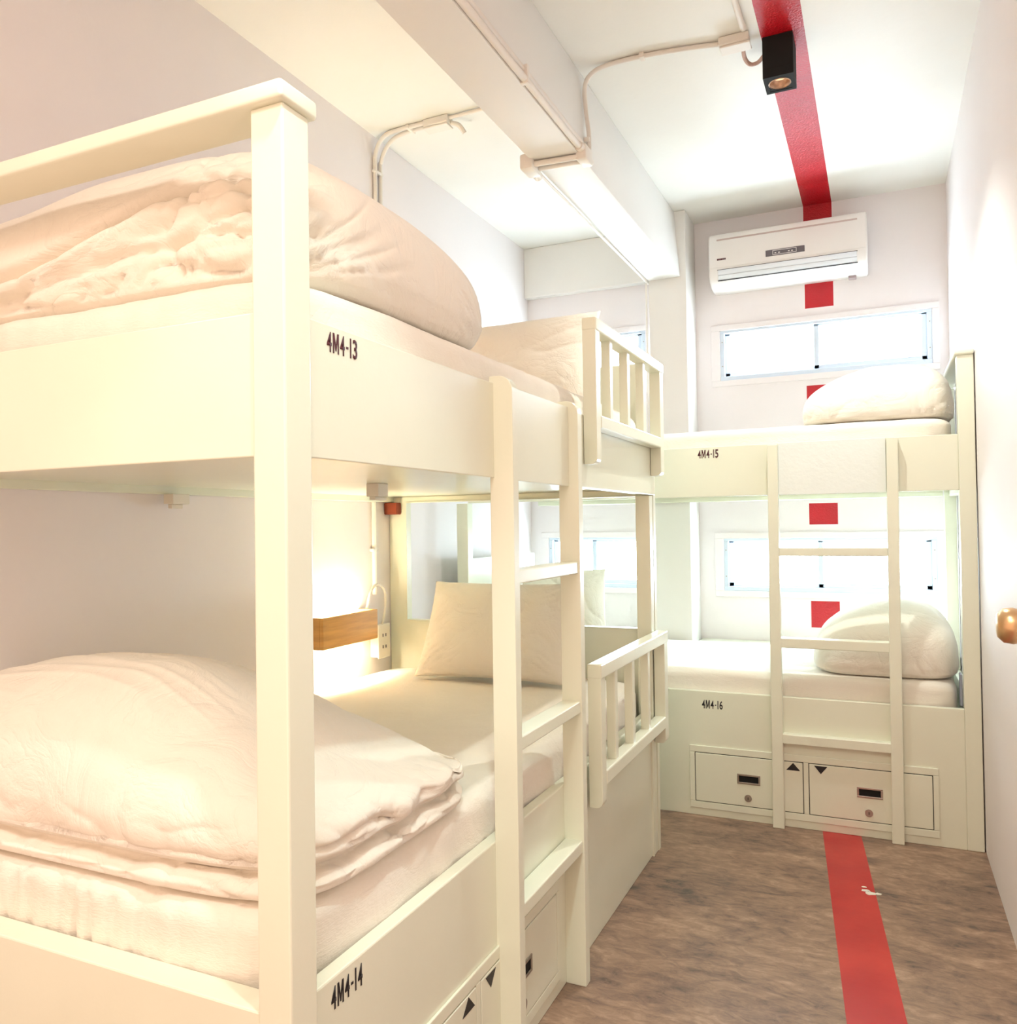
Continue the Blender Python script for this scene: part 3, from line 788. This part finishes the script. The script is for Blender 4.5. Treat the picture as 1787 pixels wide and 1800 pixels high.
box('box', (-.905, -.868, 2.565, 2.640, 2.368, 2.420), PIPE, JB, .006)
for q in ((-.886, 2.648, 2.392), (-.886, 2.557, 2.404)):
    bm = bmesh.new(); add_cyl(bm, q, 'Y', .014, .026, 16); obj('collar', bm, PIPE, JB, smooth=40)
JB = thing('junction_box', 'cream junction box on the wall side edge of the ceiling beam', 'junction box', (-1.07, 2.57, 2.37))
box('box', (-1.098, -1.050, 2.535, 2.625, 2.360, 2.415), PIPE, JB, .010)
bm = bmesh.new(); add_cyl(bm, (-1.075, 2.64, 2.378), 'Y', .016, .03, 16); obj('collar', bm, PIPE, JB, smooth=40)
JB = thing('junction_box', 'cream junction box on the ceiling over the upper left bed', 'junction box', (-1.5, 2.76, H))
box('box', (-1.585, -1.478, 2.728, 2.775, H-.030, H-.001), PIPE, JB, .004)
box('lid', (-1.590, -1.482, 2.732, 2.785, H-.037, H-.030), PIPE, JB, .003)
bm = bmesh.new(); add_tube(bm, smooth_path([(-1.48, 2.760, 2.705), (-1.455, 2.78, 2.70), (-1.44, 2.80, 2.675)], 6), .009, 12); obj('cable_end', bm, PIPE, JB, smooth=40)
conduit('pair of cream conduits bending from the ceiling down the left wall',
        [[(-1.585, 2.742, zc), (-1.70, 2.744, zc), (-1.775, 2.746, zc-.012), (-1.818, 2.750, zc-.075), (-1.822, 2.752, 2.50), (-1.822, 2.752, 1.53)],
         [(-1.585, 2.772, zc), (-1.69, 2.776, zc), (-1.765, 2.780, zc-.02), (-1.815, 2.788, zc-.085), (-1.822, 2.79, 2.50), (-1.822, 2.79, 1.53)]],
        .0085, [((-1.66, 2.76, zc), (.006, .03, .008)), ((-1.822, 2.77, 2.58), (.008, .03, .006))])
conduit('thin cream conduit stub running from the ceiling box to the beam', [[(-1.478, 2.748, zc), (-1.30, 2.744, zc), (-1.075, 2.740, zc)]], .007)

# ------------------------------------------------------------------ bed lamp, socket, cord in the lower left bed
def wall_lamp(label, zl):
    WL = thing('wall_lamp', label, 'lamp', (XL, 2.46, zl+.052))
    bm = bmesh.new()
    add_box(bm, -1.765, -1.750, 2.290, 2.625, zl, zl+.110, .002); add_box(bm, XL+.001, -1.765, 2.290, 2.303, zl, zl+.110, .001); add_box(bm, XL+.001, -1.765, 2.612, 2.625, zl, zl+.110, .001)
    obj('wooden_shade', bm, WOOD, WL)
    bm = bmesh.new(); add_cyl(bm, (-1.80, 2.4575, zl+.055), 'Y', .012, .285, 20); obj('lamp_tube', bm, TUBE, WL, smooth=40)
    return WL
wall_lamp('honey coloured wooden box lamp glowing on the wall above the upper left bed', 1.69)
WL = wall_lamp('honey coloured wooden box lamp glowing on the wall above the lower left bed', .728)
conduit('cream conduit coming down the left wall to the socket by the bed lamp', [[(XL+.010, 2.715, 1.249), (XL+.010, 2.715, 1.05), (XL+.010, 2.716, .885)]], .010, [((XL+.009, 2.715, 1.06), (.010, .018, .006))])
SO = thing('power_socket', 'ivory power socket on the wall beside the wooden bed lamp', 'socket', (XL, 2.74, .70))
box('backbox', (XL+.001, XL+.038, 2.690, 2.765, .640, .765), PLAST, SO, .004)
box('faceplate', (XL+.038, XL+.044, 2.686, 2.769, .636, .769), PLAST, SO, .003)
for z in (.680, .725):
    for dy in (-.010, .010): box('socket_hole', (XL+.0435, XL+.0452, 2.727+dy-.0022, 2.727+dy+.0022, z-.006, z+.006), DARK, SO, 0)
bm = bmesh.new()
add_tube(bm, smooth_path([(XL+.03, 2.735, .765), (XL+.035, 2.75, .83), (XL+.035, 2.745, .90), (XL+.03, 2.70, .925), (XL+.03, 2.655, .90), (XL+.03, 2.635, .85), (XL+.035, 2.618, .822)], 10), .0055, 10, wob=lambda i: 1.0 if i % 2 else .82)
obj('power_cord', bm, PLAST, WL, smooth=30)
tag(box('terracotta_block', (XL+.001, -1.772, 2.80, 2.8385, 1.200, 1.248), TERRA, None, .004), 'small reddish brown block under the upper left bed near the headboard', 'block')
